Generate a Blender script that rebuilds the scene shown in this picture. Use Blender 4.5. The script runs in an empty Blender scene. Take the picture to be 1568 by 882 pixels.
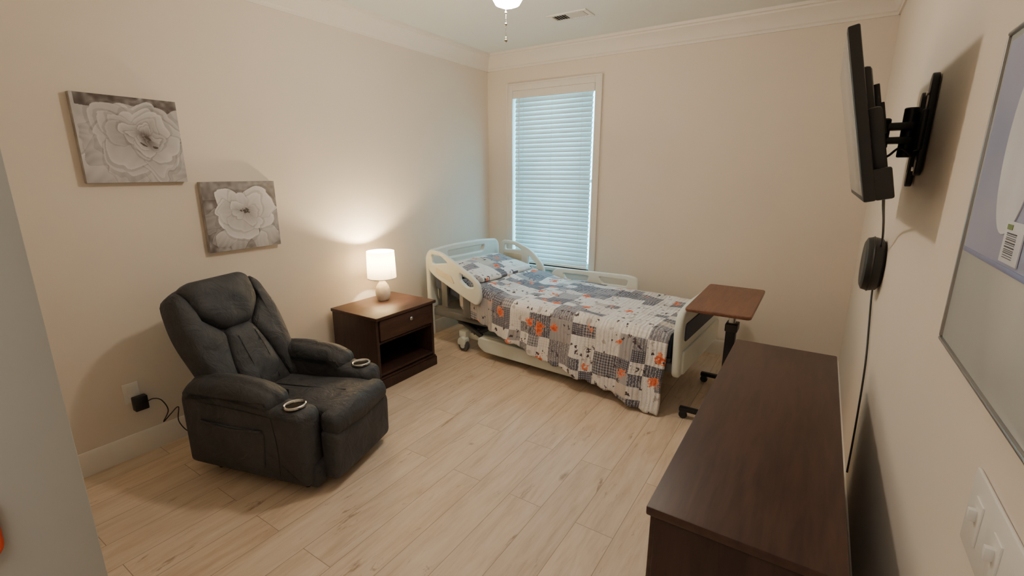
import bpy, bmesh, math, random
import numpy as np
from mathutils import Vector, Matrix, noise
random.seed(4)
S = bpy.context.scene
COL = S.collection
PI = math.pi

# ------------------------------------------------------------------ materials
def lin(c):
    o = []
    for v in c[:3]:
        v = v / 255.0
        o.append(v / 12.92 if v <= 0.04045 else ((v + 0.055) / 1.055) ** 2.4)
    return (o[0], o[1], o[2], 1.0)

class NT:
    def __init__(s, name):
        s.m = bpy.data.materials.new(name); s.m.use_nodes = True
        s.t = s.m.node_tree; s.n = s.t.nodes; s.l = s.t.links
        s.b = s.n.get('Principled BSDF'); s.out = s.n.get('Material Output')
    def new(s, ty, **kw):
        n = s.n.new(ty)
        for k, v in kw.items():
            setattr(n, k, v)
        return n
    def set(s, sock, v):
        if isinstance(v, bpy.types.NodeSocket): s.l.new(v, sock)
        elif v is not None: sock.default_value = v
    def math(s, op, a, b=None, c=None, clamp=False):
        n = s.new('ShaderNodeMath', operation=op); n.use_clamp = clamp
        s.set(n.inputs[0], a)
        if b is not None: s.set(n.inputs[1], b)
        if c is not None: s.set(n.inputs[2], c)
        return n.outputs[0]
    def mix(s, f, a, b, bt='MIX'):
        n = s.new('ShaderNodeMixRGB', blend_type=bt)
        s.set(n.inputs[0], f); s.set(n.inputs[1], a); s.set(n.inputs[2], b)
        return n.outputs[0]
    def ramp(s, f, stops, interp='LINEAR'):
        n = s.new('ShaderNodeValToRGB'); r = n.color_ramp; r.interpolation = interp
        while len(r.elements) < len(stops): r.elements.new(0.5)
        for e, (p, c) in zip(r.elements, stops):
            e.position = p; e.color = c
        s.set(n.inputs[0], f)
        return n.outputs[0]
    def mapping(s, vec, scale=(1, 1, 1), loc=(0, 0, 0), rot=(0, 0, 0)):
        n = s.new('ShaderNodeMapping')
        n.inputs['Scale'].default_value = scale; n.inputs['Location'].default_value = loc
        n.inputs['Rotation'].default_value = rot
        s.l.new(vec, n.inputs[0]); return n.outputs[0]
    def obj(s): return s.new('ShaderNodeTexCoord').outputs['Object']
    def uv(s): return s.new('ShaderNodeTexCoord').outputs['UV']
    def noise(s, vec, scale, detail=3, rough=0.5, dist=0.0):
        n = s.new('ShaderNodeTexNoise')
        n.inputs['Scale'].default_value = scale; n.inputs['Detail'].default_value = detail
        n.inputs['Roughness'].default_value = rough; n.inputs['Distortion'].default_value = dist
        s.l.new(vec, n.inputs['Vector']); return n.outputs[0]
    def bump(s, h, strength=0.3, dist=0.01):
        n = s.new('ShaderNodeBump'); n.inputs['Strength'].default_value = strength
        n.inputs['Distance'].default_value = dist
        s.set(n.inputs['Height'], h); s.l.new(n.outputs[0], s.b.inputs['Normal'])

def M(name, rgb, rough=0.5, metal=0.0, var=0.06, nscale=12, bump=0.0, bscale=200, spec=0.5, emit=None, estr=0, coat=0):
    t = NT(name)
    o = t.obj(); c = lin(rgb)
    nz = t.noise(o, nscale, 4)
    c1 = tuple(max(0, x * (1 - var)) for x in c[:3]) + (1,); c2 = tuple(min(1, x * (1 + var)) for x in c[:3]) + (1,)
    t.set(t.b.inputs['Base Color'], t.ramp(nz, [(0.3, c1), (0.7, c2)]))
    t.b.inputs['Roughness'].default_value = rough; t.b.inputs['Metallic'].default_value = metal
    t.b.inputs['Specular IOR Level'].default_value = spec
    t.b.inputs['Coat Weight'].default_value = coat
    if bump: t.bump(t.noise(o, bscale, 3), bump, 0.002)
    if emit: 
        t.b.inputs['Emission Color'].default_value = lin(emit); t.b.inputs['Emission Strength'].default_value = estr
    return t.m

def wood(name, dark, light, axis='Y', rough=0.38, scale=14, spec=0.4):
    t = NT(name); o = t.obj()
    sc = {'X': (0.12, 1, 1), 'Y': (1, 0.12, 1), 'Z': (1, 1, 0.12)}[axis]
    v = t.mapping(o, sc)
    a = t.noise(v, scale * 3, 6, 0.6, 0.4)
    b = t.noise(v, scale, 3, 0.5, 1.0)
    f = t.math('ADD', t.math('MULTIPLY', a, 0.6), t.math('MULTIPLY', b, 0.4))
    t.set(t.b.inputs['Base Color'], t.ramp(f, [(0.35, lin(dark)), (0.65, lin(light))]))
    t.b.inputs['Roughness'].default_value = rough; t.b.inputs['Specular IOR Level'].default_value = spec
    t.bump(a, 0.08, 0.002)
    return t.m

m_wall = M('wall_paint', (225, 214, 200), 0.85, var=0.015, nscale=2, bump=0.08, bscale=90, spec=0.2)
m_ceil = M('ceiling_paint', (228, 231, 227), 0.9, var=0.01, nscale=2, bump=0.05, bscale=60, spec=0.2)
m_trim = M('trim_paint', (229, 222, 212), 0.5, var=0.01, spec=0.4)
m_jamb = M('jamb_paint', (176, 176, 170), 0.5, var=0.01, spec=0.3)
m_leather = None
def mk_leather():
    t = NT('charcoal_leather'); o = t.obj()
    n1 = t.noise(o, 5, 5, 0.6)
    t.set(t.b.inputs['Base Color'], t.ramp(n1, [(0.3, lin((49, 50, 54))), (0.7, lin((68, 69, 73)))]))
    t.b.inputs['Roughness'].default_value = 0.6; t.b.inputs['Specular IOR Level'].default_value = 0.35
    w = t.noise(o, 9, 4, 0.55, 1.2); g = t.noise(o, 260, 2)
    h = t.math('ADD', t.math('MULTIPLY', w, 1.0), t.math('MULTIPLY', g, 0.06))
    t.bump(h, 0.6, 0.03)
    return t.m
m_leather = mk_leather()
m_seam = M('seam_dark', (30, 30, 33), 0.6)
m_chrome = M('brushed_steel', (200, 200, 198), 0.22, 1.0, var=0.02)
m_cupin = M('cup_interior', (150, 142, 130), 0.35, 0.8)
m_black = M('black_plastic', (34, 34, 36), 0.45)
m_blackm = M('black_metal', (34, 34, 37), 0.4, 0.4)
m_screen = M('tv_screen', (130, 132, 133), 0.15, spec=0.8)
m_esp = wood('espresso_wood', (52, 33, 28), (74, 49, 40), 'Y', 0.42)
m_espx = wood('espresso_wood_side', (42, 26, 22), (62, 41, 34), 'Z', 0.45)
m_dark = M('dark_interior', (22, 15, 13), 0.6)
m_tabletop = wood('cherry_laminate', (96, 62, 48), (126, 84, 64), 'Y', 0.4)
m_bedpl = M('bed_plastic', (216, 221, 213), 0.45, var=0.02)
m_bedgrey = M('bed_frame_grey', (100, 102, 104), 0.45, 0.2)
m_beddk = M('bed_dark', (55, 57, 62), 0.5)
m_beige = M('bed_control_panel', (204, 198, 174), 0.5)
m_navy = M('mattress_navy', (52, 60, 82), 0.6)
m_rubber = M('caster_rubber', (78, 80, 82), 0.6)
m_white = M('white_plastic', (228, 224, 216), 0.45, var=0.01)
m_board = M('whiteboard_surface', (205, 208, 206), 0.2, var=0.01)
m_alu = M('aluminium', (165, 165, 165), 0.35, 0.9)
m_blue = M('blue_sheet', (160, 166, 196), 0.4, var=0.05, nscale=5)
m_bluedk = M('blue_sheet_edge', (120, 128, 168), 0.4)
m_paper = M('label_paper', (215, 216, 222), 0.6)
m_ink = M('ink', (70, 70, 74), 0.6)
m_inkgreen = M('ink_green', (120, 140, 80), 0.6)
m_knob = M('knob_nickel', (190, 188, 182), 0.25, 1.0)
m_red = M('red_orange_plastic', (205, 72, 40), 0.5)
m_canvas_side = M('canvas_edge', (165, 158, 152), 0.8, var=0.25, nscale=15)
m_outside = M('window_vinyl', (220, 222, 222), 0.4)

def mk_ceramic():
    t = NT('lamp_ceramic'); o = t.obj()
    t.b.inputs['Base Color'].default_value = lin((214, 206, 190)); t.b.inputs['Roughness'].default_value = 0.45
    w = t.new('ShaderNodeTexVoronoi'); w.inputs['Scale'].default_value = 55
    t.l.new(t.mapping(o, (1, 1, 0.5)), w.inputs['Vector'])
    t.bump(w.outputs['Distance'], 0.6, 0.006)
    return t.m
m_ceramic = mk_ceramic()

def mk_shade():
    t = NT('lamp_shade_fabric')
    o = t.obj()
    tr = t.new('ShaderNodeBsdfTranslucent'); df = t.new('ShaderNodeBsdfDiffuse'); mx = t.new('ShaderNodeMixShader')
    c = t.ramp(t.noise(t.mapping(o, (60, 60, 400)), 1, 2), [(0.3, lin((240, 226, 200))), (0.7, lin((250, 238, 216)))])
    t.l.new(c, tr.inputs[0]); t.l.new(c, df.inputs[0]); mx.inputs[0].default_value = 0.26
    t.l.new(df.outputs[0], mx.inputs[1]); t.l.new(tr.outputs[0], mx.inputs[2]); t.l.new(mx.outputs[0], t.out.inputs[0])
    return t.m
m_shade = mk_shade()

def mk_slat():
    t = NT('blind_slat')
    o = t.obj()
    tr = t.new('ShaderNodeBsdfTranslucent'); df = t.new('ShaderNodeBsdfDiffuse'); mx = t.new('ShaderNodeMixShader')
    c = t.ramp(t.noise(o, 3, 2), [(0.3, lin((232, 232, 228))), (0.7, lin((240, 239, 235)))])
    t.l.new(c, tr.inputs[0]); t.l.new(c, df.inputs[0]); mx.inputs[0].default_value = 0.22
    t.l.new(df.outputs[0], mx.inputs[1]); t.l.new(tr.outputs[0], mx.inputs[2]); t.l.new(mx.outputs[0], t.out.inputs[0])
    return t.m
m_slat = mk_slat()

def mk_emit(name, rgb, s):
    t = NT(name); e = t.new('ShaderNodeEmission')
    e.inputs[0].default_value = lin(rgb); e.inputs[1].default_value = s
    t.l.new(e.outputs[0], t.out.inputs[0]); return t.m
m_globe = mk_emit('fan_globe_glow', (255, 238, 218), 208)
m_bulb = mk_emit('bulb_glow', (255, 215, 160), 60)

def mk_floor():
    t = NT('oak_vinyl_planks'); o = t.obj()
    sep = t.new('ShaderNodeSeparateXYZ'); t.l.new(o, sep.inputs[0])
    cmb = t.new('ShaderNodeCombineXYZ')
    t.l.new(sep.outputs[1], cmb.inputs[0]); t.l.new(sep.outputs[0], cmb.inputs[1])
    br = t.new('ShaderNodeTexBrick'); br.offset = 0.37; br.offset_frequency = 2
    br.inputs['Color1'].default_value = (0, 0, 0, 1); br.inputs['Color2'].default_value = (1, 1, 1, 1)
    br.inputs['Mortar'].default_value = (0.5, 0.5, 0.5, 1)
    br.inputs['Scale'].default_value = 1; br.inputs['Mortar Size'].default_value = 0.0017
    br.inputs['Mortar Smooth'].default_value = 0.3
    br.inputs['Brick Width'].default_value = 1.22; br.inputs['Row Height'].default_value = 0.18
    t.l.new(t.mapping(cmb.outputs[0], (1, 1, 1), (0.31, 0.03, 0)), br.inputs['Vector'])
    rnd = t.math('MULTIPLY', br.outputs[0], 1.0)
    c2 = t.new('ShaderNodeCombineXYZ')
    t.l.new(t.math('ADD', sep.outputs[0], t.math('MULTIPLY', rnd, 13.7)), c2.inputs[0])
    t.l.new(t.math('ADD', sep.outputs[1], t.math('MULTIPLY', rnd, 5.1)), c2.inputs[1])
    v = t.mapping(c2.outputs[0], (1, 0.13, 1))
    g = t.noise(v, 42, 6, 0.62, 0.6); b = t.noise(v, 9, 4, 0.6, 1.5)
    base = t.ramp(t.math('ADD', t.math('MULTIPLY', g, 0.4), t.math('MULTIPLY', b, 0.6)),
                  [(0.32, lin((190, 166, 141))), (0.5, lin((213, 192, 168))), (0.68, lin((224, 207, 187)))])
    tone = t.ramp(rnd, [(0, (0.89, 0.88, 0.87, 1)), (1, (1.02, 1.01, 1.0, 1))])
    col = t.mix(1.0, base, tone, 'MULTIPLY')
    cr = t.noise(t.mapping(c2.outputs[0], (1, 0.17, 1), (3, 1, 0)), 13, 6, 0.72, 1.6)
    crack = t.ramp(cr, [(0.605, (0, 0, 0, 1)), (0.685, (1, 1, 1, 1))])
    col = t.mix(t.math('MULTIPLY', crack, 0.68), col, lin((132, 102, 78)))
    kn = t.new('ShaderNodeTexVoronoi'); kn.inputs['Scale'].default_value = 3.2
    t.l.new(t.mapping(c2.outputs[0], (1, 0.35, 1)), kn.inputs['Vector'])
    nz2 = t.noise(c2.outputs[0], 30, 3)
    kd = t.math('ADD', kn.outputs['Distance'], t.math('MULTIPLY', nz2, .05))
    kf = t.ramp(kd, [(0.045, (1, 1, 1, 1)), (0.10, (0, 0, 0, 1))])
    col = t.mix(t.math('MULTIPLY', kf, 0.8), col, lin((92, 66, 48)))
    col = t.mix(t.math('MULTIPLY', br.outputs['Fac'], 0.68), col, lin((120, 99, 80)))
    t.set(t.b.inputs['Base Color'], col)
    t.b.inputs['Roughness'].default_value = 0.45; t.b.inputs['Specular IOR Level'].default_value = 0.35
    t.bump(t.math('SUBTRACT', t.math('MULTIPLY', g, 0.15), br.outputs['Fac']), 0.25, 0.002)
    return t.m
m_floor = mk_floor()

def mk_quilt():
    t = NT('patchwork_quilt_fabric'); uv = t.uv()
    def cell(scale, off):
        v = t.new('ShaderNodeVectorMath', operation='FLOOR'); t.l.new(t.mapping(uv, (scale[0], scale[1], 1), off), v.inputs[0])
        w = t.new('ShaderNodeTexWhiteNoise', noise_dimensions='3D'); t.l.new(v.outputs[0], w.inputs['Vector'])
        return w.outputs['Value'], w.outputs['Color']
    cv, _ = cell((5.4, 6.0, 1), (0, 0, 0))
    cv2, _ = cell((5.4, 6.0, 1), (50, 20, 3))
    fv, _ = cell((10.8, 12.0, 1), (7 * 2, 9 * 2, 5))
    sel = t.math('GREATER_THAN', cv2, 0.50)
    idv = t.math('ADD', t.math('MULTIPLY', fv, sel), t.math('MULTIPLY', cv, t.math('SUBTRACT', 1.0, sel)))
    W = lin((234, 230, 225)); W2 = lin((220, 214, 208)); G = lin((166, 163, 165)); D = lin((92, 93, 106)); D2 = lin((124, 122, 130)); BG = lin((200, 189, 178))
    base = t.ramp(idv, [(0, W), (0.25, G), (0.33, D), (0.44, W), (0.62, D2), (0.71, W2), (0.87, BG), (0.94, D)], 'CONSTANT')
    r2 = t.math('FRACT', t.math('MULTIPLY', idv, 17.3))
    vd = t.new('ShaderNodeTexVoronoi'); vd.inputs['Scale'].default_value = 70; vd.inputs['Randomness'].default_value = 0.0
    t.l.new(uv, vd.inputs['Vector'])
    dots = t.math('LESS_THAN', vd.outputs['Distance'], 0.28)
    ck = t.new('ShaderNodeTexChecker'); ck.inputs['Scale'].default_value = 70; t.l.new(t.mapping(uv, rot=(0, 0, 0.785)), ck.inputs['Vector'])
    wv = t.new('ShaderNodeTexWave'); wv.inputs['Scale'].default_value = 16; wv.inputs['Distortion'].default_value = 6; wv.inputs['Detail Scale'].default_value = 5
    t.l.new(uv, wv.inputs['Vector'])
    lines = t.math('GREATER_THAN', wv.outputs['Fac'], 0.72)
    s1 = t.math('LESS_THAN', r2, 0.35); s2 = t.math('MULTIPLY', t.math('GREATER_THAN', r2, 0.35), t.math('LESS_THAN', r2, 0.5)); s3 = t.math('GREATER_THAN', r2, 0.5)
    pat = t.math('ADD', t.math('MULTIPLY', s1, dots), t.math('ADD', t.math('MULTIPLY', s2, ck.outputs['Fac']), t.math('MULTIPLY', s3, lines)))
    bright = t.new('ShaderNodeRGBToBW'); t.l.new(base, bright.inputs[0])
    isd = t.math('LESS_THAN', bright.outputs[0], 0.34)
    pc = t.mix(isd, lin((160, 156, 158)), lin((205, 202, 202)))
    amt = t.math('ADD', t.math('MULTIPLY', isd, 0.22), 0.28)
    col = t.mix(t.math('MULTIPLY', pat, amt), base, pc)
    def blobs(scale, off, thr, size, warp=0.05, ws=24):
        nv = t.new('ShaderNodeTexNoise'); nv.inputs['Scale'].default_value = ws; nv.inputs['Detail'].default_value = 1; t.l.new(uv, nv.inputs['Vector'])
        ad = t.new('ShaderNodeVectorMath', operation='SCALE'); t.l.new(nv.outputs['Color'], ad.inputs[0]); ad.inputs['Scale'].default_value = warp
        sm = t.new('ShaderNodeVectorMath', operation='ADD'); t.l.new(uv, sm.inputs[0]); t.l.new(ad.outputs[0], sm.inputs[1])
        v = t.new('ShaderNodeTexVoronoi'); v.inputs['Scale'].default_value = scale
        t.l.new(t.mapping(sm.outputs[0], (1, 1, 1), off), v.inputs['Vector'])
        sp = t.new('ShaderNodeSeparateColor'); t.l.new(v.outputs['Color'], sp.inputs[0])
        return t.math('MULTIPLY', t.math('LESS_THAN', v.outputs['Distance'], size), t.math('GREATER_THAN', sp.outputs[0], thr)), v.outputs['Distance']
    l2, _ = blobs(17, (13, 2, 0), 0.68, 0.3, .05, 45)
    col = t.mix(t.math('MULTIPLY', l2, .6), col, lin((158, 148, 144)))
    lf, _ = blobs(24, (3, 7, 0), 0.68, 0.30, .05, 50)
    col = t.mix(lf, col, lin((84, 74, 80)))
    fl, fd = blobs(7.6, (1, 4, 0), 0.46, 0.27, .085, 44)
    fcol = t.ramp(fd, [(0.0, lin((90, 50, 46))), (0.05, lin((208, 84, 44))), (0.17, lin((226, 106, 60))), (0.27, lin((232, 152, 116)))])
    col = t.mix(t.math('MULTIPLY', fl, .95), col, fcol)
    t.set(t.b.inputs['Base Color'], col)
    t.b.inputs['Roughness'].default_value = 0.9; t.b.inputs['Specular IOR Level'].default_value = 0.15
    t.b.inputs['Sheen Weight'].default_value = 0.15
    q = t.new('ShaderNodeTexWave'); q.inputs['Scale'].default_value = 11; q.inputs['Distortion'].default_value = 2.5; t.l.new(uv, q.inputs['Vector'])
    t.bump(t.math('ADD', t.math('MULTIPLY', q.outputs['Fac'], 0.5), t.noise(uv, 14, 4)), 0.6, 0.016)
    return t.m
m_quilt = mk_quilt()

def mk_print():
    t = NT('canvas_print_ink')
    a = t.new('ShaderNodeVertexColor'); a.layer_name = 'Col'
    t.l.new(a.outputs[0], t.b.inputs['Base Color']); t.b.inputs['Roughness'].default_value = 0.8
    t.b.inputs['Specular IOR Level'].default_value = 0.15
    t.bump(t.noise(t.obj(), 500, 2), 0.15, 0.001)
    return t.m
m_print = mk_print()

# ------------------------------------------------------------------ mesh helpers
def root(name, loc=(0, 0, 0), rz=0.0):
    e = bpy.data.objects.new(name, None); e.empty_display_size = 0.1
    e.location = loc; e.rotation_euler = (0, 0, rz); COL.objects.link(e); return e

def finish(name, bm, mat, parent=None, mx=None, smooth=True, angle=35):
    if mx is not None: bmesh.ops.transform(bm, matrix=mx, verts=bm.verts)
    bmesh.ops.recalc_face_normals(bm, faces=bm.faces)
    me = bpy.data.meshes.new(name); bm.to_mesh(me); bm.free()
    return link(name, me, mat, parent, smooth, angle)

def link(name, me, mat, parent=None, smooth=True, angle=35):
    mats = mat if isinstance(mat, (list, tuple)) else [mat]
    if not me.materials:
        for m in mats: me.materials.append(m)
    if smooth:
        me.shade_smooth()
        try: me.set_sharp_from_angle(angle=math.radians(angle))
        except Exception: pass
    o = bpy.data.objects.new(name, me); COL.objects.link(o)
    if parent: o.parent = parent
    return o

def add_box(bm, lo, hi, bev=0.0, seg=2):
    r = bmesh.ops.create_cube(bm, size=1.0)
    vs = r['verts']
    for v in vs:
        v.co = Vector(((lo[0] + hi[0]) / 2 + v.co.x * (hi[0] - lo[0]), (lo[1] + hi[1]) / 2 + v.co.y * (hi[1] - lo[1]), (lo[2] + hi[2]) / 2 + v.co.z * (hi[2] - lo[2])))
    if bev > 0:
        es = list({e for v in vs for e in v.link_edges})
        bmesh.ops.bevel(bm, geom=es, offset=bev, segments=seg, affect='EDGES', profile=0.5)

def boxes(name, lst, mat, parent=None, bev=0.004, seg=2, mx=None):
    bm = bmesh.new()
    for lo, hi in lst: add_box(bm, lo, hi, bev, seg)
    return finish(name, bm, mat, parent, mx)

def lathe(name, prof, mat, parent=None, mx=None, n=40, closed=False, angle=35):
    bm = bmesh.new(); rings = []
    for r, z in prof:
        rings.append([bm.verts.new((max(r, 1e-5) * math.cos(2 * PI * i / n), max(r, 1e-5) * math.sin(2 * PI * i / n), z)) for i in range(n)])
    for a, b in zip(rings[:-1], rings[1:]):
        for i in range(n): bm.faces.new((a[i], a[(i + 1) % n], b[(i + 1) % n], b[i]))
    bmesh.ops.remove_doubles(bm, verts=bm.verts, dist=1e-4)
    return finish(name, bm, mat, parent, mx, angle=angle)

def T(x, y, z): return Matrix.Translation((x, y, z))
RX = lambda a: Matrix.Rotation(a, 4, 'X')
RY = lambda a: Matrix.Rotation(a, 4, 'Y')
RZ = lambda a: Matrix.Rotation(a, 4, 'Z')

def cyl(name, p0, p1, r, mat, parent=None, n=24, bev=0.0):
    p0 = Vector(p0); p1 = Vector(p1); d = p1 - p0; L = d.length
    q = d.to_track_quat('Z', 'Y').to_matrix().to_4x4()
    b = min(bev, r * 0.5)
    prof = [(0, 0), (r - b, 0), (r, b), (r, L - b), (r - b, L), (0, L)]
    return lathe(name, prof, mat, parent, T(*p0) @ q, n)

def cut(ob, p0, r, depth):
    """boolean a cylindrical hole (applied, cutter removed)"""
    bm = bmesh.new()
    bmesh.ops.create_cone(bm, cap_ends=True, segments=40, radius1=r, radius2=r, depth=depth, matrix=T(*p0))
    me = bpy.data.meshes.new('c'); bm.to_mesh(me); bm.free()
    c = bpy.data.objects.new('c', me); COL.objects.link(c); par = ob.parent; ob.parent = None
    md = ob.modifiers.new('b', 'BOOLEAN'); md.operation = 'DIFFERENCE'; md.object = c; md.solver = 'EXACT'
    bpy.context.view_layer.update()
    dg = bpy.context.evaluated_depsgraph_get()
    nm = bpy.data.meshes.new_from_object(ob.evaluated_get(dg))
    ob.modifiers.clear()
    if len(nm.polygons) > 50:
        ob.data = nm
        nm.shade_smooth(); nm.set_sharp_from_angle(angle=math.radians(50))
    ob.parent = par
    bpy.data.objects.remove(c)

def tube(name, pts, r, mat, parent=None, n=8, smooth=True):
    cu = bpy.data.curves.new(name, 'CURVE'); cu.dimensions = '3D'; cu.bevel_depth = r; cu.bevel_resolution = 3; cu.use_fill_caps = True
    if smooth: pts = catmull(pts, 8)
    sp = cu.splines.new('POLY'); sp.points.add(len(pts) - 1)
    for p, c in zip(sp.points, pts): p.co = (c[0], c[1], c[2], 1)
    ob = bpy.data.objects.new(name + '_tmp', cu); COL.objects.link(ob)
    me = bpy.data.meshes.new_from_object(ob); me.name = name
    bpy.data.objects.remove(ob); bpy.data.curves.remove(cu)
    me.materials.clear()
    return link(name, me, mat, parent, True, 50)

def catmull(P, k=8, closed=False):
    P = [Vector(p) for p in P]; n = len(P); out = []
    rng = range(n) if closed else range(n - 1)
    for i in rng:
        if closed: p0, p1, p2, p3 = P[(i - 1) % n], P[i], P[(i + 1) % n], P[(i + 2) % n]
        else: p0, p1, p2, p3 = P[max(i - 1, 0)], P[i], P[i + 1], P[min(i + 2, n - 1)]
        for j in range(k):
            t = j / k
            out.append(0.5 * ((2 * p1) + (-p0 + p2) * t + (2 * p0 - 5 * p1 + 4 * p2 - p3) * t * t + (-p0 + 3 * p1 - 3 * p2 + p3) * t ** 3))
    if not closed: out.append(P[-1])
    return out

def rpoly(pts, r, seg=5):
    n = len(pts); out = []
    for i in range(n):
        p = Vector(pts[i]); a = Vector(pts[i - 1]); b = Vector(pts[(i + 1) % n])
        rr = r[i] if isinstance(r, (list, tuple)) else r
        la = (a - p).length; lb = (b - p).length
        d = min(rr, la * 0.45, lb * 0.45)
        q0 = p + (a - p).normalized() * d; q1 = p + (b - p).normalized() * d
        for j in range(seg + 1):
            t = j / seg
            out.append((1 - t) ** 2 * q0 + 2 * t * (1 - t) * p + t * t * q1)
    return out

def resample(P, n):
    P = [Vector((p[0], p[1])) for p in P]; m = len(P)
    L = [0]
    for i in range(m): L.append(L[-1] + (P[(i + 1) % m] - P[i]).length)
    out = []; k = 0
    for i in range(n):
        d = L[-1] * i / n
        while L[k + 1] < d: k += 1
        f = (d - L[k]) / max(1e-9, L[k + 1] - L[k]); out.append(P[k] + (P[(k + 1) % m] - P[k]) * f)
    return out

def panel(name, outer, holes, thick, bev, mat, parent=None, mx=None):
    cu = bpy.data.curves.new(name, 'CURVE'); cu.dimensions = '2D'; cu.fill_mode = 'BOTH'
    cu.extrude = thick / 2 - bev; cu.bevel_depth = bev; cu.bevel_resolution = 3; cu.offset = -bev
    for poly in [outer] + holes:
        sp = cu.splines.new('POLY'); sp.points.add(len(poly) - 1); sp.use_cyclic_u = True
        for p, c in zip(sp.points, poly): p.co = (c[0], c[1], 0, 1)
    ob = bpy.data.objects.new(name + '_tmp', cu); COL.objects.link(ob)
    me = bpy.data.meshes.new_from_object(ob); me.name = name
    bpy.data.objects.remove(ob); bpy.data.curves.remove(cu)
    me.materials.clear()
    if mx is not None: me.transform(mx)
    return link(name, me, mat, parent, True, 40)

def puff(name, prof, width, r, mat, parent=None, mx=None, seg=6, bulge=0.0):
    P = [Vector((p[0], p[1])) for p in prof]; n = len(P)
    area = sum(P[i].x * P[(i + 1) % n].y - P[(i + 1) % n].x * P[i].y for i in range(n))
    if area < 0: P.reverse()
    N = []
    for i in range(n):
        d = (P[(i + 1) % n] - P[i - 1]); d.normalize(); N.append(Vector((-d.y, d.x)))
    hw = width / 2
    secs = [(-hw + r * (1 - math.cos(PI / 2 * j / seg)), r * (1 - math.sin(PI / 2 * j / seg))) for j in range(seg + 1)]
    for j in range(1, 6):
        s = -1 + 2 * j / 6; secs.append(((hw - r) * s, -bulge * (1 - s * s)))
    for j in range(seg, -1, -1):
        a = PI / 2 * j / seg
        secs.append((hw - r * (1 - math.cos(a)), r * (1 - math.sin(a))))
    bm = bmesh.new(); rings = []
    for y, ins in secs:
        rings.append([bm.verts.new((p.x + nn.x * ins, y, p.y + nn.y * ins)) for p, nn in zip(P, N)])
    for a, b in zip(rings[:-1], rings[1:]):
        for i in range(n): bm.faces.new((a[i], a[(i + 1) % n], b[(i + 1) % n], b[i]))
    for rg in (rings[0], rings[-1]):
        c = bm.verts.new(sum((v.co for v in rg), Vector()) / n)
        for i in range(n): bm.faces.new((c, rg[i], rg[(i + 1) % n]))
    return finish(name, bm, mat, parent, mx, angle=60)

def cushion(name, outline, tf, tb, mat, parent=None, mx=None, p=2.2, rings=10, wr=0.0, uvs=None, cen=None):
    O = [Vector((q[0], q[1])) for q in outline]; n = len(O)
    c = Vector(cen) if cen else sum(O, Vector((0, 0))) / n
    bm = bmesh.new()
    def ring(s, z):
        out = []
        for q in O:
            v = c + (q - c) * s
            w = wr * noise.noise(Vector((v.x * 9, v.y * 9, z * 3))) if wr else 0
            out.append(bm.verts.new((v.x, v.y, z + w * (1 - s ** 4))))
        return out
    ss = [math.sin(PI / 2 * (k / rings)) for k in range(1, rings + 1)]
    R = [ring(s, -tb * (1 - s ** p) ** (1 / p)) for s in ss[:-1]] + [ring(1, 0)] + [ring(s, tf * (1 - s ** p) ** (1 / p)) for s in reversed(ss[:-1])]
    for a, b in zip(R[:-1], R[1:]):
        for i in range(n): bm.faces.new((a[i], a[(i + 1) % n], b[(i + 1) % n], b[i]))
    for rg, z in ((R[0], -tb), (R[-1], tf)):
        cv = bm.verts.new((c.x, c.y, z))
        for i in range(n): bm.faces.new((cv, rg[i], rg[(i + 1) % n]))
    if uvs:
        lay = bm.loops.layers.uv.new('UVMap')
        for f in bm.faces:
            for l in f.loops: l[lay].uv = (l.vert.co.x + uvs[0], l.vert.co.y + uvs[1])
    return finish(name, bm, mat, parent, mx, angle=80)

# ------------------------------------------------------------------ room shell
XL, XR, YB, YF, ZC = -3.05, 0.27, 4.22, -1.6, 2.69
JX, JY = -0.90, 0.168
WX0, WX1, WZ0, WZ1 = -2.735, -1.845, 0.60, 2.335   # window opening
boxes('floor', [((XL - .12, YF - .12, -.1), (XR + .12, YB + .12, 0))], m_floor, bev=0)
boxes('ceiling', [((XL - .12, YF - .12, ZC), (XR + .12, YB + .12, ZC + .1))], m_ceil, bev=0)
boxes('wall_left', [((XL - .12, YF - .12, 0), (XL, YB + .12, ZC))], m_wall, bev=0)
boxes('wall_right', [((XR, YF - .12, 0), (XR + .12, YB + .12, ZC))], m_wall, bev=0)
boxes('wall_back', [((XL, YB, 0), (WX0, YB + .12, ZC)), ((WX1, YB, 0), (XR, YB + .12, ZC)),
                    ((WX0, YB, 0), (WX1, YB + .12, WZ0)), ((WX0, YB, WZ1), (WX1, YB + .12, ZC))], m_wall, bev=0)
boxes('wall_front', [((XL, 0.05, 0), (JX - 0.02, JY - 0.01, ZC)), ((JX - 0.02, 0.05, 2.2), (XR, JY - 0.01, ZC))], m_wall, bev=0)
boxes('wall_hallway', [((XL, YF - .12, 0), (XR, YF, ZC))], m_wall, bev=0)
boxes('trim_4', [((JX - 0.02, 0.04, 0), (JX, JY, 2.18)), ((JX - .10, JY - 0.01, 0), (JX - 0.02, JY + .0, 2.2)), ((JX - 0.02, 0.04, 2.18), (XR, JY, 2.2))], m_jamb, bev=0.002)
# small red-orange rounded tag on the door jamb
dt = root('red_jamb_piece', (JX, .054, 1.075))
panel('piece', [(p.x, p.y) for p in rpoly([(-.014, -.055), (.019, -.04), (.021, .045), (-.014, .06)], .018, 5)], [], .008, .003, m_red, dt, T(.0045, 0, 0) @ RZ(PI / 2) @ RX(PI / 2))
cyl('piece_disc', (.007, .002, 0), (.0105, .002, 0), .004, m_chrome, dt, 12)

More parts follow.
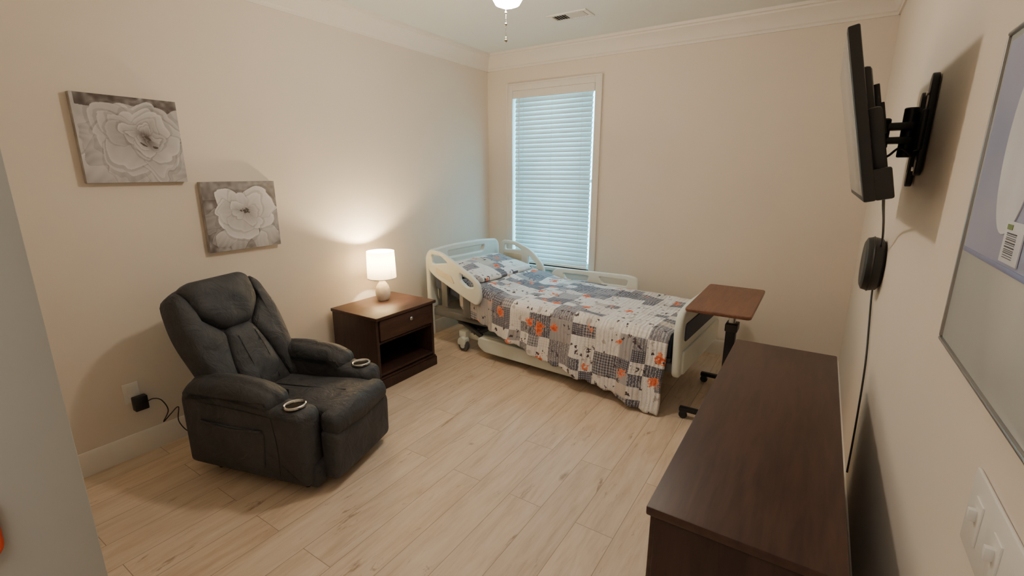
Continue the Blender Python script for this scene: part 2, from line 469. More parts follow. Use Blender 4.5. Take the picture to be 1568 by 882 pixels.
def extrude_profile(name, prof, p0, p1, inward, mat, z0=0):
    bm = bmesh.new(); A = []; B = []
    for o, z in prof:
        A.append(bm.verts.new((p0[0] + inward[0] * o, p0[1] + inward[1] * o, z + z0)))
        B.append(bm.verts.new((p1[0] + inward[0] * o, p1[1] + inward[1] * o, z + z0)))
    n = len(prof)
    for i in range(n): bm.faces.new((A[i], A[(i + 1) % n], B[(i + 1) % n], B[i]))
    bm.faces.new(A); bm.faces.new(list(reversed(B)))
    return finish(name, bm, mat, None, None, angle=30)

crown = [(0, 0), (0, -.145), (.012, -.145), (.014, -.128), (.024, -.12), (.03, -.10), (.045, -.075), (.066, -.052), (.088, -.036), (.092, -.024), (.108, -.02), (.112, 0)]
base = [(0, 0), (.016, 0), (.016, .098), (.012, .108), (.011, .118), (.005, .128), (0, .13)]
extrude_profile('trim_1', crown, (XL, JY), (XL, YB), (1, 0), m_trim, ZC)
extrude_profile('trim_2', crown, (XL, YB), (XR, YB), (0, -1), m_trim, ZC)
extrude_profile('trim_3', crown, (XR, JY), (XR, YB), (-1, 0), m_trim, ZC)
extrude_profile('baseboard_left', base, (XL, JY), (XL, YB), (1, 0), m_trim)
extrude_profile('baseboard_back', base, (XL, YB), (XR, YB), (0, -1), m_trim)
extrude_profile('baseboard_right', base, (XR, JY), (XR, YB), (-1, 0), m_trim)

# ------------------------------------------------------------------ window
w = root('window_1', (0, YB, 0))
tw = 0.055
boxes('casing', [((WX0 - tw, -.018, WZ0 - .02), (WX0, 0, WZ1 + tw)), ((WX1, -.018, WZ0 - .02), (WX1 + tw, 0, WZ1 + tw)),
                 ((WX0, -.018, WZ1), (WX1, 0, WZ1 + tw)), ((WX0 - tw - .012, -.024, WZ0 - .02), (WX0 - tw, 0, WZ1 + tw + .012)),
                 ((WX1 + tw, -.024, WZ0 - .02), (WX1 + tw + .012, 0, WZ1 + tw + .012)), ((WX0 - tw, -.024, WZ1 + tw), (WX1 + tw, 0, WZ1 + tw + .012))], m_trim, w, bev=.002)
boxes('sill', [((WX0 - .08, -.05, WZ0 - .03), (WX1 + .08, .06, WZ0)), ((WX0 - .05, -.018, WZ0 - .1), (WX1 + .05, 0, WZ0 - .03))], m_trim, w, bev=.003)
boxes('sash_frame', [((WX0, .095, WZ0), (WX0 + .012, .118, WZ1)), ((WX1 - .012, .095, WZ0), (WX1, .118, WZ1)), ((WX0, .085, WZ1 - .04), (WX1, .115, WZ1)),
                     ((WX0, .085, WZ0), (WX1, .115, WZ0 + .05)), ((WX0, .095, 1.45), (WX1, .11, 1.48))], m_outside, w, bev=.002)
bl = root('window_blinds', (0, YB, 0))
bm = bmesh.new()
nsl = 37; zt = 2.245; zb = 0.66; pitch = (zt - zb) / (nsl - 1)
x0, x1 = WX0 + .022, WX1 - .028
for i in range(nsl):
    z = zt - i * pitch; a = math.radians(66); hw = .0255
    vv = []
    for x in (x0, x1):
        for k in range(5):
            s = -1 + k / 2; d = s * hw
            cv = 0.0035 * (1 - s * s)
            yy = d * math.cos(a) - cv * math.sin(a); zz = d * math.sin(a) + cv * math.cos(a)
            vv.append(bm.verts.new((x, .014 + yy, z + zz)))
    for k in range(4): bm.faces.new((vv[k], vv[k + 1], vv[5 + k + 1], vv[5 + k]))
o = finish('slats', bm, m_slat, bl, angle=60)
sm = o.modifiers.new('thick', 'SOLIDIFY'); sm.thickness = .0025
boxes('valance', [((WX0 + .003, -.018, 2.262), (WX1 - .003, -.006, 2.334)), ((WX0 + .005, -.006, 2.275), (WX1 - .005, .045, 2.33))], m_trim, bl, bev=.003)
boxes('bottom_rail', [((x0, .002, .61), (x1, .035, .635))], m_trim, bl, bev=.003)
for k, fx in enumerate((.12, .5, .88)):
    xx = x0 + (x1 - x0) * fx
    cyl('ladder_cord_%d' % k, (xx, -.004, .63), (xx, -.004, 2.27), .0012, m_white, bl, 6)
cyl('tilt_wand', (x0 + .06, -.022, 1.35), (x0 + .06, -.022, 2.27), .004, m_white, bl, 8)

# ------------------------------------------------------------------ canvas prints
def vnoise(x, y, sc, seed):
    rs = np.random.RandomState(seed); G = rs.rand(64, 64)
    xs = x * sc; ys = y * sc; xi = np.floor(xs).astype(int); yi = np.floor(ys).astype(int); fx = xs - xi; fy = ys - yi
    fx = fx * fx * (3 - 2 * fx); fy = fy * fy * (3 - 2 * fy)
    g = lambda a, b: G[a % 64, b % 64]
    return (g(xi, yi) * (1 - fx) + g(xi + 1, yi) * fx) * (1 - fy) + (g(xi, yi + 1) * (1 - fx) + g(xi + 1, yi + 1) * fx) * fy

def paint_flower(kind):
    W_, H_ = 250, 235
    u, v = np.meshgrid(np.linspace(0, 1, W_), np.linspace(0, 1, H_))
    wx = u + .14 * (vnoise(u, v, 4, 1) - .5) + .05 * (vnoise(u, v, 10, 2) - .5)
    wy = v + .14 * (vnoise(u, v, 4, 3) - .5) + .05 * (vnoise(u, v, 10, 4) - .5)
    tex = vnoise(u, v, 9, 7) * .6 + vnoise(u, v, 22, 8) * .4
    if kind == 0:
        img = .76 + .14 * (tex - .5)
        dk = (v + .16 * (vnoise(u, v, 7, 9) - .5) > .86) & (u > .03)
        img = np.where(dk, .26 + .75 * tex ** 2.2, img)
    else:
        img = .56 + .35 * (tex - .5)
        dk = (u - .1 * v + .14 * (vnoise(u, v, 6, 9) - .5) < .12) & (v < .75)
        img = np.where(dk, .34 + .5 * tex ** 2, img)
    rs = np.random.RandomState(5 + kind)
    def petal(cx, cy, ang, L, Wd, lo, hi, img, ragged=.05, halo_k=.9):
        dx = wx - cx; dy = wy - cy
        a = dx * math.cos(ang) + dy * math.sin(ang); b = -dx * math.sin(ang) + dy * math.cos(ang)
        s = a / L
        q = np.abs(b) / Wd
        ext = np.sqrt(np.clip(1 - q ** 2.4, 0, 1)) * (1 - .06 * np.exp(-(b / Wd / .12) ** 2)) + ragged * np.sin(b / Wd * 5 + ang * 3) * (1 - q)
        root_w = np.clip(.35 + 1.1 * s, 0, 1)
        mask = (s > 0) & (s < ext) & (q < root_w)
        e = np.clip(s / np.maximum(ext, .05), 0, 1)
        sh = lo + (hi - lo) * e ** .7 - .04 * q ** 2
        sh = sh + .03 * np.sin(b / Wd * 16 + 3 * e + ang * 7) * (1 - e) + .04 * np.clip((e - .88) / .12, 0, 1)
        new = np.where(mask, sh, img)
        halo = (~mask) & (s > 0) & (s < ext + .12) & (q < root_w + .06)
        return np.where(halo, new * halo_k, new)
    if kind == 0:
        cx, cy = .56, .52
        for (px, py, a, L, Wd) in ((.0, .0, .9, .42, .26), (.35, -.12, 1.4, .42, .24), (.75, -.1, 1.7, .40, .26), (1.05, .1, 2.6, .40, .26), (-.05, .55, -.2, .36, .22), (.05, .3, .3, .35, .2)):
            img = petal(px, py, a, L, Wd, .66, .88, img)
        rings = [(6, .46, .27, .62, .84), (6, .38, .23, .56, .82), (5, .30, .19, .50, .82), (5, .23, .15, .44, .80), (4, .16, .10, .40, .78), (3, .10, .07, .32, .74)]
        ccx, ccy = .68, .54
    else:
        cx, cy = .52, .54
        for k in range(5):
            a = rs.rand() * 6.28; img = petal(.5 + .6 * math.cos(a), .5 + .55 * math.sin(a), a + 2.6 + rs.rand(), .45, .16, .42 + .2 * rs.rand(), .70, img)
        for (px, py, a, L, Wd) in ((.3, -.05, 1.3, .34, .2), (.12, .05, .9, .3, .15), (1.05, .35, 2.9, .36, .17), (.95, .02, 2.0, .35, .18), (.7, -.05, 1.6, .3, .18)):
            img = petal(px, py, a, L, Wd, .60, .88, img)
        rings = [(5, .42, .26, .68, .92), (5, .32, .20, .66, .92), (4, .19, .12, .58, .88)]
        ccx, ccy = .55, .54
    for ri, (n, L, Wd, lo, hi) in enumerate(rings):
        ph = rs.rand() * 6; f = ri / max(1, len(rings) - 1)
        px, py = cx + (ccx - cx) * f, cy + (ccy - cy) * f
        for k in range(n):
            a = ph + 2 * PI * k / n + rs.uniform(-.35, .35)
            sc = rs.uniform(.84, 1.14)
            img = petal(px + .03 * math.cos(a), py + .03 * math.sin(a), a, L * sc, Wd * sc * rs.uniform(.85, 1.15), lo, hi + rs.uniform(-.08, .03), img)
    if kind == 1:
        d = np.hypot((wx - ccx), (wy - ccy)) + .03 * (vnoise(u, v, 40, 5) - .5)
        img = np.where(d < .05, .22 + .3 * vnoise(u, v, 60, 5), img)
        img = np.where((d > .05) & (d < .075) & (vnoise(u, v, 50, 6) > .6), .35, img)
    else:
        for (ax, ay, ex, ey) in ((.70, .55, .05, .018), (.76, .46, .03, .02), (.62, .43, .04, .014)):
            d = np.hypot((wx - ax) / ex, (wy - ay) / ey); img = np.where(d < 1, .30, img)
    img = img * .84 + .08
    return u, v, np.clip(img, .15, .92)

def canvas(name, y0, y1, z0, z1, kind):
    r = root(name, (XL, 0, 0))
    th = .035
    boxes('stretched_sides', [((.001, y0, z0), (th, y1, z1))], m_canvas_side, r, bev=.003)
    u, v, img = paint_flower(kind)
    H_, W_ = img.shape
    me = bpy.data.meshes.new('print')
    co = np.zeros((H_ * W_, 3)); co[:, 0] = th + .0012
    co[:, 1] = (y0 + .001 + u * (y1 - y0 - .002)).ravel(); co[:, 2] = (z0 + .001 + v * (z1 - z0 - .002)).ravel()
    f = []
    for i in range(H_ - 1):
        b = i * W_
        for j in range(W_ - 1): f.append((b + j, b + j + 1, b + W_ + j + 1, b + W_ + j))
    me.from_pydata(co.tolist(), [], f); me.update()
    ca = me.color_attributes.new('Col', 'FLOAT_COLOR', 'POINT')
    g = img.ravel(); L = np.where(g <= .04045, g / 12.92, ((g + .055) / 1.055) ** 2.4)
    warm = np.clip((.6 - g) * .5, 0, .2)
    arr = np.ones((H_ * W_, 4)); arr[:, 0] = L * (1.01 + warm * .4); arr[:, 1] = L * (.965 - warm * .5); arr[:, 2] = L * (.96 - warm * .9)
    ca.data.foreach_set('color', arr.ravel())
    link('print', me, m_print, r, False)
canvas('canvas_flower_print', .828, 1.272, 1.497, 1.920, 0)
canvas('canvas_flower_print', 1.332, 1.776, 1.080, 1.495, 1)

# ------------------------------------------------------------------ outlet + adapter
r = root('power_outlet', (XL, .835, .37))
boxes('plate', [((0.001, -.036, -.058), (.007, .036, .058))], m_white, r, bev=.002)
boxes('receptacle', [((.006, -.017, .008), (.009, .017, .04)), ((.006, -.017, -.04), (.009, .017, -.008))], m_white, r, bev=.001)
r = root('power_adapter', (XL, .86, .32))
boxes('brick', [((.010, -.035, -.05), (.055, .03, .03))], m_black, r, bev=.006)
tube('cord', [(.05, .02, -.01), (.06, .05, .0), (.05, .09, -.03), (.055, .11, -.10), (.05, .08, -.16), (.05, .12, -.13), (.06, .16, -.10), (.06, .15, -.19), (.07, .20, -.285), (.1, .30, -.31), (.17, .42, -.315)], .003, m_black, r)

# ------------------------------------------------------------------ recliner
rc = root('recliner', (-1.995, 1.437, 0), math.radians(16))
HW = .345
arm_prof = rpoly([(.0, .055), (.0, .44), (-.185, .455), (-.22, .50), (-.70, .50), (-.75, .44), (-.75, .06)], [.03, .05, .03, .03, .06, .06, .04], 6)
pad_prof = rpoly([(-.165, .43), (-.175, .50), (-.27, .54), (-.50, .555), (-.68, .53), (-.745, .46), (-.72, .42)], [.03, .05, .06, .1, .08, .04, .03], 6)
for s, nm in ((-1, 'near'), (1, 'far')):
    yc = s * (HW - .075)
    ab = puff('arm_body_' + nm, arm_prof, .15, .035, m_leather, rc, T(0, yc, 0), bulge=.008)
    cut(ab, (-.088, yc, .45), .0425, .13)
    puff('arm_pad_' + nm, pad_prof, .17, .055, m_leather, rc, T(0, yc, 0), bulge=.012)
    lathe('cup_holder_' + nm, [(.0405, -.004), (.0405, .004), (.043, .0095), (.049, .0125), (.054, .009), (.0545, .002), (.046, .0)], m_chrome, rc, T(-.088, yc, .452) @ RY(-.05))
    lathe('cup_inside_' + nm, [(0, -.055), (.034, -.055), (.038, -.050), (.041, .004)], m_cupin, rc, T(-.088, yc, .452) @ RY(-.05))
    yo = s * (HW + .002)
    pk = rpoly([(-.60, .12), (-.24, .12), (-.22, .33), (-.62, .33)], .03)
    panel('side_pocket_' + nm, [(p.x, p.y) for p in pk], [], .014, .006, m_leather, rc, T(0, yo - s * .001, 0) @ RX(PI / 2))
    tube('pocket_edge_' + nm, [(-.61, yo + s * .008, .335), (-.42, yo + s * .012, .318), (-.23, yo + s * .008, .335)], .005, m_leather, rc)
    tube('arm_seam_' + nm, [(-.70, yo - s * .006, .425), (-.45, yo + s * .002, .43), (-.2, yo - s * .002, .415), (-.04, yo - s * .006, .40)], .002, m_seam, rc)
    tube('front_seam_' + nm, [(-.17, yo - s * .002, .41), (-.15, yo - s * .001, .25), (-.155, yo - s * .002, .09)], .002, m_seam, rc)
boxes('base_frame', [((-.70, -.30, .03), (.02, .30, .16))], m_leather, rc, bev=.02)
for i, (x, y) in enumerate(((-.08, -.25), (-.08, .25), (-.64, -.25), (-.64, .25))):
    lathe('foot_%d' % i, [(0, 0), (.018, 0), (.024, .06), (0, .06)], m_black, rc, T(x, y, 0))
seat_prof = rpoly([(-.60, .20), (-.60, .375), (-.3, .385), (-.05, .41), (.075, .405), (.112, .35), (.10, .30), (-.05, .26)], [.03, .06, .1, .1, .06, .04, .03, .05], 7)
puff('seat_cushion', seat_prof, .395, .035, m_leather, rc, bulge=.016)
sf_prof = rpoly([(.005, .30), (.005, .40), (.08, .405), (.114, .35), (.10, .29)], [.02, .03, .05, .04, .03], 7)
puff('seat_front_roll', sf_prof, .46, .03, m_leather, rc, bulge=.01)
fr_prof = rpoly([(.005, .05), (.005, .31), (.09, .315), (.105, .28), (.10, .08), (.085, .05)], [.02, .02, .03, .04, .03, .02], 6)
puff('footrest_panel', fr_prof, .475, .022, m_leather, rc, bulge=.004)
tube('seat_seam', [(-.45, 0, .398), (-.2, 0, .411), (.0, 0, .427)], .0022, m_seam, rc)
tilt = math.radians(27)
Bm = Matrix(((0, -math.sin(tilt), math.cos(tilt), -.53), (1, 0, 0, 0), (0, math.cos(tilt), math.sin(tilt), .36), (0, 0, 0, 1)))
sh_o = rpoly([(-.25, -.1), (.25, -.1), (.275, .15), (.305, .44), (.27, .64), (.18, .675), (-.18, .675), (-.27, .64), (-.305, .44), (-.275, .15)], [.06, .06, .1, .12, .06, .08, .08, .06, .12, .1], 6)
cushion('back_shell', resample(sh_o, 90), .04, .11, m_leather, rc, Bm @ T(0, 0, -.02), p=4.0)
lo_c = rpoly([(-.16, -.02), (.16, -.02), (.13, .22), (.085, .40), (-.085, .40), (-.13, .22)], .04, 5)
cushion('back_lumbar', resample(lo_c, 70), .072, .02, m_leather, rc, Bm @ T(0, 0, .0), p=3.2, wr=.012)
hp = rpoly([(-.085, .385), (.085, .385), (.20, .50), (.21, .655), (.165, .685), (-.165, .685), (-.21, .655), (-.20, .50)], [.04, .04, .05, .05, .04, .04, .05, .05], 6)
cushion('head_pillow', resample(hp, 80), .095, .05, m_leather, rc, Bm @ T(0, 0, .0), p=3.2, wr=.018)
for s, nm in ((-1, 'near'), (1, 'far')):
    bo = [(.09, .375), (.135, .20), (.165, -.02), (.235, -.06), (.272, .10), (.298, .38), (.296, .48), (.268, .62), (.225, .658), (.205, .62), (.20, .50)]
    bo = rpoly([(s * a, b) for a, b in bo], [.03, .05, .04, .05, .05, .05, .05, .04, .02, .02, .03], 4)
    if s < 0: bo.reverse()
    cushion('back_bolster_' + nm, resample(bo, 80), .068, .05, m_leather, rc, Bm @ T(0, 0, .0), p=3.4, wr=.012, cen=(s * .205, .30))
    tube('back_seam_' + nm, [Bm @ Vector((s * .055, .03, .069)), Bm @ Vector((s * .06, .2, .074)), Bm @ Vector((s * .055, .33, .069))], .002, m_seam, rc)

# ------------------------------------------------------------------ nightstand
ns = root('nightstand', (0, 0, 0))
nx0, nx1, ny0, ny1, nh = -3.0, -2.51, 2.10, 2.70, .555
boxes('top', [((nx0, ny0 - .008, nh - .025), (nx1 + .015, ny1 + .008, nh))], m_esp, ns, bev=.005)
boxes('carcass', [((nx0, ny0 + .005, .08), (nx1 - .01, ny0 + .03, nh - .025)), ((nx0, ny1 - .03, .08), (nx1 - .01, ny1 - .005, nh - .025)),
                  ((nx0, ny0 + .03, .08), (nx0 + .012, ny1 - .03, nh - .025)), ((nx0 + .012, ny0 + .03, .10), (nx1 - .012, ny1 - .03, .12)),
                  ((nx0 + .012, ny0 + .03, .345), (nx1 - .014, ny1 - .03, .36))], m_espx, ns, bev=.002)
boxes('plinth', [((nx0, ny0 - .003, 0), (nx1 + .008, ny1 + .003, .075)), ((nx0, ny0, .075), (nx1, ny1, .088))], m_espx, ns, bev=.005)
boxes('drawer_front', [((nx1 - .02, ny0 + .034, .37), (nx1 + .002, ny1 - .034, nh - .032))], m_esp, ns, bev=.005)
lathe('knob', [(0, 0), (.006, 0), (.006, .012), (.014, .018), (.015, .024), (.01, .029), (0, .03)], m_knob, ns, T(nx1 + .002, 2.42, .475) @ RY(PI / 2))
# lamp
lp = root('table_lamp', (-2.845, 2.475, nh))
lathe('ceramic_base', [(0, 0), (.04, 0), (.048, .01), (.058, .05), (.057, .085), (.046, .12), (.028, .145), (.018, .158), (.016, .17), (.02, .172), (.0, .174)], m_ceramic, lp)
cyl('stem', (0, 0, .17), (0, 0, .235), .007, m_knob, lp, 12)
lathe('shade', [(.112, .182), (.106, .395)], m_shade, lp, n=64)
lathe('shade_rings', [(.1125, .180), (.1145, .183), (.1125, .187)], m_white, lp, n=64)
lathe('bulb', [(0, .225), (.012, .23), (.022, .255), (.028, .28), (.022, .302), (0, .312)], m_bulb, lp)
for k in range(3):
    a = k * 2 * PI / 3; cyl('spider_%d' % k, (0, 0, .235), (.109 * math.cos(a), .109 * math.sin(a), .235 + .02), .0015, m_knob, lp, 6)

# ------------------------------------------------------------------ hospital bed
bd = root('hospital_bed', (-1.72, 3.434, 0), math.radians(-3.35))
MXZ = lambda y: T(0, y, 0) @ RX(PI / 2)
MYZ = lambda x: T(x, 0, 0) @ RZ(PI / 2) @ RX(PI / 2)
V2 = lambda L: [(p[0], p[1]) for p in L]
hb = rpoly([(-.50, .36), (.50, .36), (.505, .83), (.46, .885), (.2, .905), (-.2, .905), (-.46, .885), (-.505, .83)], [.03, .03, .05, .08, .2, .2, .08, .05], 6)
hh = rpoly([(-.24, .79), (.24, .79), (.27, .845), (-.27, .845)], .025, 4)
panel('headboard', V2(hb), [V2(hh)], .045, .015, m_bedpl, bd, MYZ(-1.10))
hi = rpoly([(-.40, .42), (.40, .42), (.42, .74), (-.42, .74)], .04, 4)
panel('headboard_inset', V2(hi), [], .01, .003, m_bedpl, bd, MYZ(-1.075))
boxes('headboard_posts', [((-1.13, -.50, .10), (-1.08, -.45, .42)), ((-1.13, .45, .10), (-1.08, .50, .42))], m_bedpl, bd, bev=.01)
fb = rpoly([(-.48, .26), (.48, .26), (.50, .60), (.46, .70), (.3, .73), (-.3, .73), (-.46, .70), (-.50, .60)], [.05, .05, .08, .08, .1, .1, .08, .08], 6)
panel('footboard', V2(fb), [], .05, .02, m_bedpl, bd, MYZ(1.105))
fi = rpoly([(-.42, .50), (.42, .50), (.42, .62), (-.42, .62)], .03, 4)
panel('footboard_inset', V2(fi), [], .01, .003, m_navy, bd, MYZ(1.132))
fi2 = rpoly([(-.44, .28), (.44, .28), (.45, .44), (-.45, .44)], .03, 4)
panel('footboard_lower', V2(fi2), [], .02, .008, m_bedpl, bd, MYZ(1.135))
nr = rpoly([(-1.07, .895), (-.93, .89), (-.80, .835), (-.55, .71), (-.49, .66), (-.475, .54), (-.52, .475), (-.60, .50), (-1.0, .66), (-1.08, .72)], [.05, .05, .1, .05, .05, .05, .04, .05, .05, .04], 5)
h1 = rpoly([(-1.03, .855), (-.92, .85), (-.84, .80), (-1.02, .775)], .018, 4)
h2 = rpoly([(-.70, .735), (-.56, .665), (-.55, .63), (-.62, .62), (-.70, .67)], .018, 4)
panel('side_rail_head_near', V2(nr), [V2(h1), V2(h2)], .035, .012, m_bedpl, bd, MXZ(-.50))
cp = rpoly([(-.98, .75), (-.80, .70), (-.76, .63), (-.97, .70)], .015, 4)
panel('rail_control_near', V2(cp), [], .01, .003, m_beige, bd, MXZ(-.521))
fr = rpoly([(-1.04, .875), (-.86, .87), (-.66, .80), (-.52, .66), (-.50, .56), (-.56, .50), (-1.02, .60)], [.05, .05, .08, .08, .05, .05, .05], 5)
g1 = rpoly([(-.99, .835), (-.87, .83), (-.78, .79), (-.99, .78)], .018, 4)
g2 = rpoly([(-.70, .745), (-.60, .66), (-.60, .60), (-.70, .63)], .018, 4)
panel('side_rail_head_far', V2(fr), [V2(g1), V2(g2)], .035, .012, m_bedpl, bd, MXZ(.50))
panel('rail_control_far', V2(rpoly([(-1.0, .75), (-.78, .75), (-.78, .66), (-1.0, .66)], .015, 4)), [], .01, .003, m_beige, bd, MXZ(.479))
ff = rpoly([(-.43, .60), (-.36, .655), (.36, .675), (.45, .66), (.46, .50), (.40, .44), (-.30, .44), (-.40, .50)], [.05, .05, .05, .05, .05, .05, .06, .05], 5)
k1 = rpoly([(-.30, .615), (-.02, .62), (-.04, .565), (-.26, .56)], .02, 4)
k2 = rpoly([(.08, .625), (.36, .63), (.35, .575), (.12, .57)], .02, 4)
panel('side_rail_foot_far', V2(ff), [V2(k1), V2(k2)], .035, .012, m_bedpl, bd, MXZ(.50))
boxes('deck', [((-1.06, -.44, .33), (1.06, .44, .375)), ((-1.08, -.46, .29), (1.08, -.42, .35)), ((-1.08, .42, .29), (1.08, .46, .35))], m_bedgrey, bd, bev=.006)
boxes('rail_brackets', [((-.95, -.49, .40), (-.88, -.46, .72)), ((-.70, -.49, .34), (-.62, -.46, .58)), ((-.9, .46, .34), (-.8, .485, .66)), ((-.1, .46, .34), (.0, .485, .52)), ((.2, .46, .34), (.3, .485, .52))], m_bedgrey, bd, bev=.006)
bc = rpoly([(-.56, .185), (.38, .175), (.46, .125), (.44, .06), (-.50, .06), (-.57, .11)], .03, 4)
for s, nm in ((-1, 'near'), (1, 'far')):
    panel('base_cover_' + nm, V2(bc), [], .05, .012, m_bedpl, bd, MXZ(s * .44))
boxes('base_frame', [((-.78, -.36, .10), (.80, -.30, .16)), ((-.78, .30, .10), (.80, .36, .16)), ((-.82, -.42, .12), (-.74, .42, .18)), ((.74, -.42, .12), (.82, .42, .18)), ((-.5, -.42, .09), (.4, .42, .14))], m_bedpl, bd, bev=.008)
for i, (a, b) in enumerate((((-.70, -.34, .15), (-.35, -.34, .33)), ((-.70, .34, .15), (-.35, .34, .33)), ((.70, -.34, .15), (.35, -.34, .33)), ((.70, .34, .15), (.35, .34, .33)),
                            ((-.98, -.40, .34), (-.60, -.36, .15)), ((-.90, -.42, .36), (-.72, -.30, .16)))):
    cyl('lift_arm_%d' % i, a, b, .022, m_beddk, bd, 12, .004)
boxes('head_motor', [((-.95, -.30, .18), (-.6, .1, .30))], m_beddk, bd, bev=.02)
for i, (x, y) in enumerate(((-.76, -.42), (-.76, .42), (.80, -.46), (.80, .42))):
    lathe('caster_%d' % i, [(0, -.022), (.040, -.022), (.052, -.016), (.055, 0), (.052, .016), (.040, .022), (0, .022)], m_rubber, bd, T(x, y, .055) @ RX(PI / 2))
    lathe('caster_hub_%d' % i, [(0, -.028), (.022, -.028), (.026, -.02), (.026, .02), (.022, .028), (0, .028)], m_bedpl, bd, T(x, y, .055) @ RX(PI / 2))
    puff('caster_fork_%d' % i, rpoly([(x - .055, .06), (x - .05, .115), (x - .01, .14), (x + .04, .12), (x + .03, .06)], .02, 4), .062, .006, m_bedpl, bd, T(0, y, 0))
def ztop(x):
    z = .545 - .02 * max(0, x)
    if x < -.30: z += (-.30 - x) * .20
    return z
bm = bmesh.new(); rings = []
for i in range(41):
    x = -1.05 + 2.11 * i / 40; zt_ = ztop(x); zb_ = zt_ - .16
    if zb_ < .38: zb_ = .38
    sec = rpoly([(-.455, zb_), (.455, zb_), (.455, zt_), (-.455, zt_)], .03, 4)
    rings.append([bm.verts.new((x, p.x, p.y)) for p in sec])
n = len(rings[0])
for a, b in zip(rings[:-1], rings[1:]):
    for i in range(n): bm.faces.new((a[i], a[(i + 1) % n], b[(i + 1) % n], b[i]))
bm.faces.new(rings[0]); bm.faces.new(rings[-1])
finish('mattress', bm, m_navy, bd, angle=50)

# quilt
ql = root('patchwork_quilt', (-1.72, 3.434, 0), math.radians(-3.35))
NXq = 130; x_a, x_b = -.74, 1.055
far_h = .13; topw = .94
bot = [(-1.0, .60), (-.80, .50), (-.63, .38), (-.3, .29), (.12, .19), (.66, .105), (.95, .04), (1.06, .03)]
def lerp(tab, x):
    if x <= tab[0][0]: return tab[0][1]
    for (a, b), (c, d) in zip(tab[:-1], tab[1:]):
        if x <= c: return b + (d - b) * (x - a) / (c - a)
    return tab[-1][1]
NF, NTp, NN = 6, 46, 34
bm = bmesh.new(); lay = bm.loops.layers.uv.new('UVMap'); grid = []; UV = {}
for i in range(NXq + 1):
    x = x_a + (x_b - x_a) * i / NXq
    zt_ = ztop(x) + .022
    row = []
    L = max(.05, zt_ - lerp(bot, x)) + .008 * math.sin(x * 60)
    for j in range(NF + NTp + NN + 1):
        if j <= NF:
            s = far_h * (1 - j / NF); y = .475 + .005; z = zt_ - s; vv = topw / 2 + s
            y = .480 - .02 * (1 - min(1, s / .03)) ; xx = x
        elif j <= NF + NTp:
            f = (j - NF) / NTp; y = .47 - .94 * f; z = zt_; vv = y; xx = x
            ed = min(f, 1 - f) * .94
            z -= .022 * max(0, 1 - ed / .035) ** 2
            z += .018 * noise.noise(Vector((x * 3.1, y * 3.5, 1))) + .010 * noise.noise(Vector((x * 9, y * 8, 4)))
        else:
            f = (j - NF - NTp) / NN; s = L * f; vv = -.47 - s
            fl = min(1, s / .35)
            y = -.482 - .012 * min(1, s / .04) - .05 * f * max(0, min(1, (x + .6) / 1.5)) - .008 * f
            y -= fl * (.018 * math.sin(x * 17 + .8 * math.sin(x * 5)) + .012 * math.sin(x * 31 + 1.0) + .01 * noise.noise(Vector((x * 6, s * 5, 2))))
            y = min(y, -.484) if x > -.45 else min(y, -.47)
            if x < -.42: y = max(y, -.478)
            z = zt_ - .022 - s
            xx = x - .03 * f * max(0, x) * .6 + .006 * fl * math.sin(z * 20)
        row.append(bm.verts.new((xx, y, z))); UV[row[-1]] = (x, vv)
    grid.append(row)
for a, b in zip(grid[:-1], grid[1:]):
    for j in range(len(a) - 1):
        f = bm.faces.new((a[j], a[j + 1], b[j + 1], b[j]))
for f in bm.faces:
    for l in f.loops: l[lay].uv = UV[l.vert]
me = bpy.data.meshes.new('quilt_cloth'); bm.to_mesh(me); bm.free()
q = link('quilt_cloth', me, m_quilt, ql, True, 80)
md = q.modifiers.new('thick', 'SOLIDIFY'); md.thickness = .010; md.offset = 0
# pillow in matching sham, flat on the mattress at the head
pw = root('bed_pillow', (-1.72, 3.434, 0), math.radians(-3.35))
po = rpoly([(-.22, -.41), (.22, -.41), (.225, 0), (.22, .41), (-.22, .41), (-.225, 0)], .05, 5)
cushion('pillow_sham', resample(po, 80), .045, .035, m_quilt, pw, T(-.80, 0.0, .690) @ RY(.20), p=2.8, wr=.014, uvs=(3.3, 2.1))

# ------------------------------------------------------------------ overbed table
ot = root('overbed_table', (0, 0, 0))
tt = rpoly([(-.61, 2.84), (-.245, 2.84), (-.245, 3.60), (-.61, 3.60)], .03, 5)
panel('table_top', V2(tt), [], .022, .007, m_tabletop, ot, T(0, 0, .745))
boxes('top_bracket', [((-.46, 3.08, .712), (-.33, 3.34, .733))], m_blackm, ot, bev=.004)
boxes('column_inner', [((-.405, 3.19, .35), (-.365, 3.235, .715))], m_chrome, ot, bev=.004)
boxes('column_outer', [((-.415, 3.18, .06), (-.355, 3.245, .56))], m_blackm, ot, bev=.005)
boxes('height_lever', [((-.42, 3.16, .55), (-.345, 3.265, .60)), ((-.43, 3.10, .69), (-.36, 3.19, .705))], m_black, ot, bev=.005)
boxes('base_bar', [((-.41, 2.90, .055), (-.36, 3.56, .085))], m_blackm, ot, bev=.006)
boxes('base_legs', [((-.60, 2.89, .052), (-.28, 2.93, .08)), ((-.60, 3.53, .052), (-.28, 3.57, .08))], m_blackm, ot, bev=.006)
for i, (x, y) in enumerate(((-.575, 2.91), (-.575, 3.55), (-.30, 2.91), (-.30, 3.55))):
    lathe('caster_%d' % i, [(0, -.012), (.022, -.012), (.026, -.006), (.026, .006), (.022, .012), (0, .012)], m_black, ot, T(x, y, .026) @ RX(PI / 2), 20)
    boxes('caster_cap_%d' % i, [((x - .02, y - .018, .03), (x + .02, y + .018, .056))], m_black, ot, bev=.005)

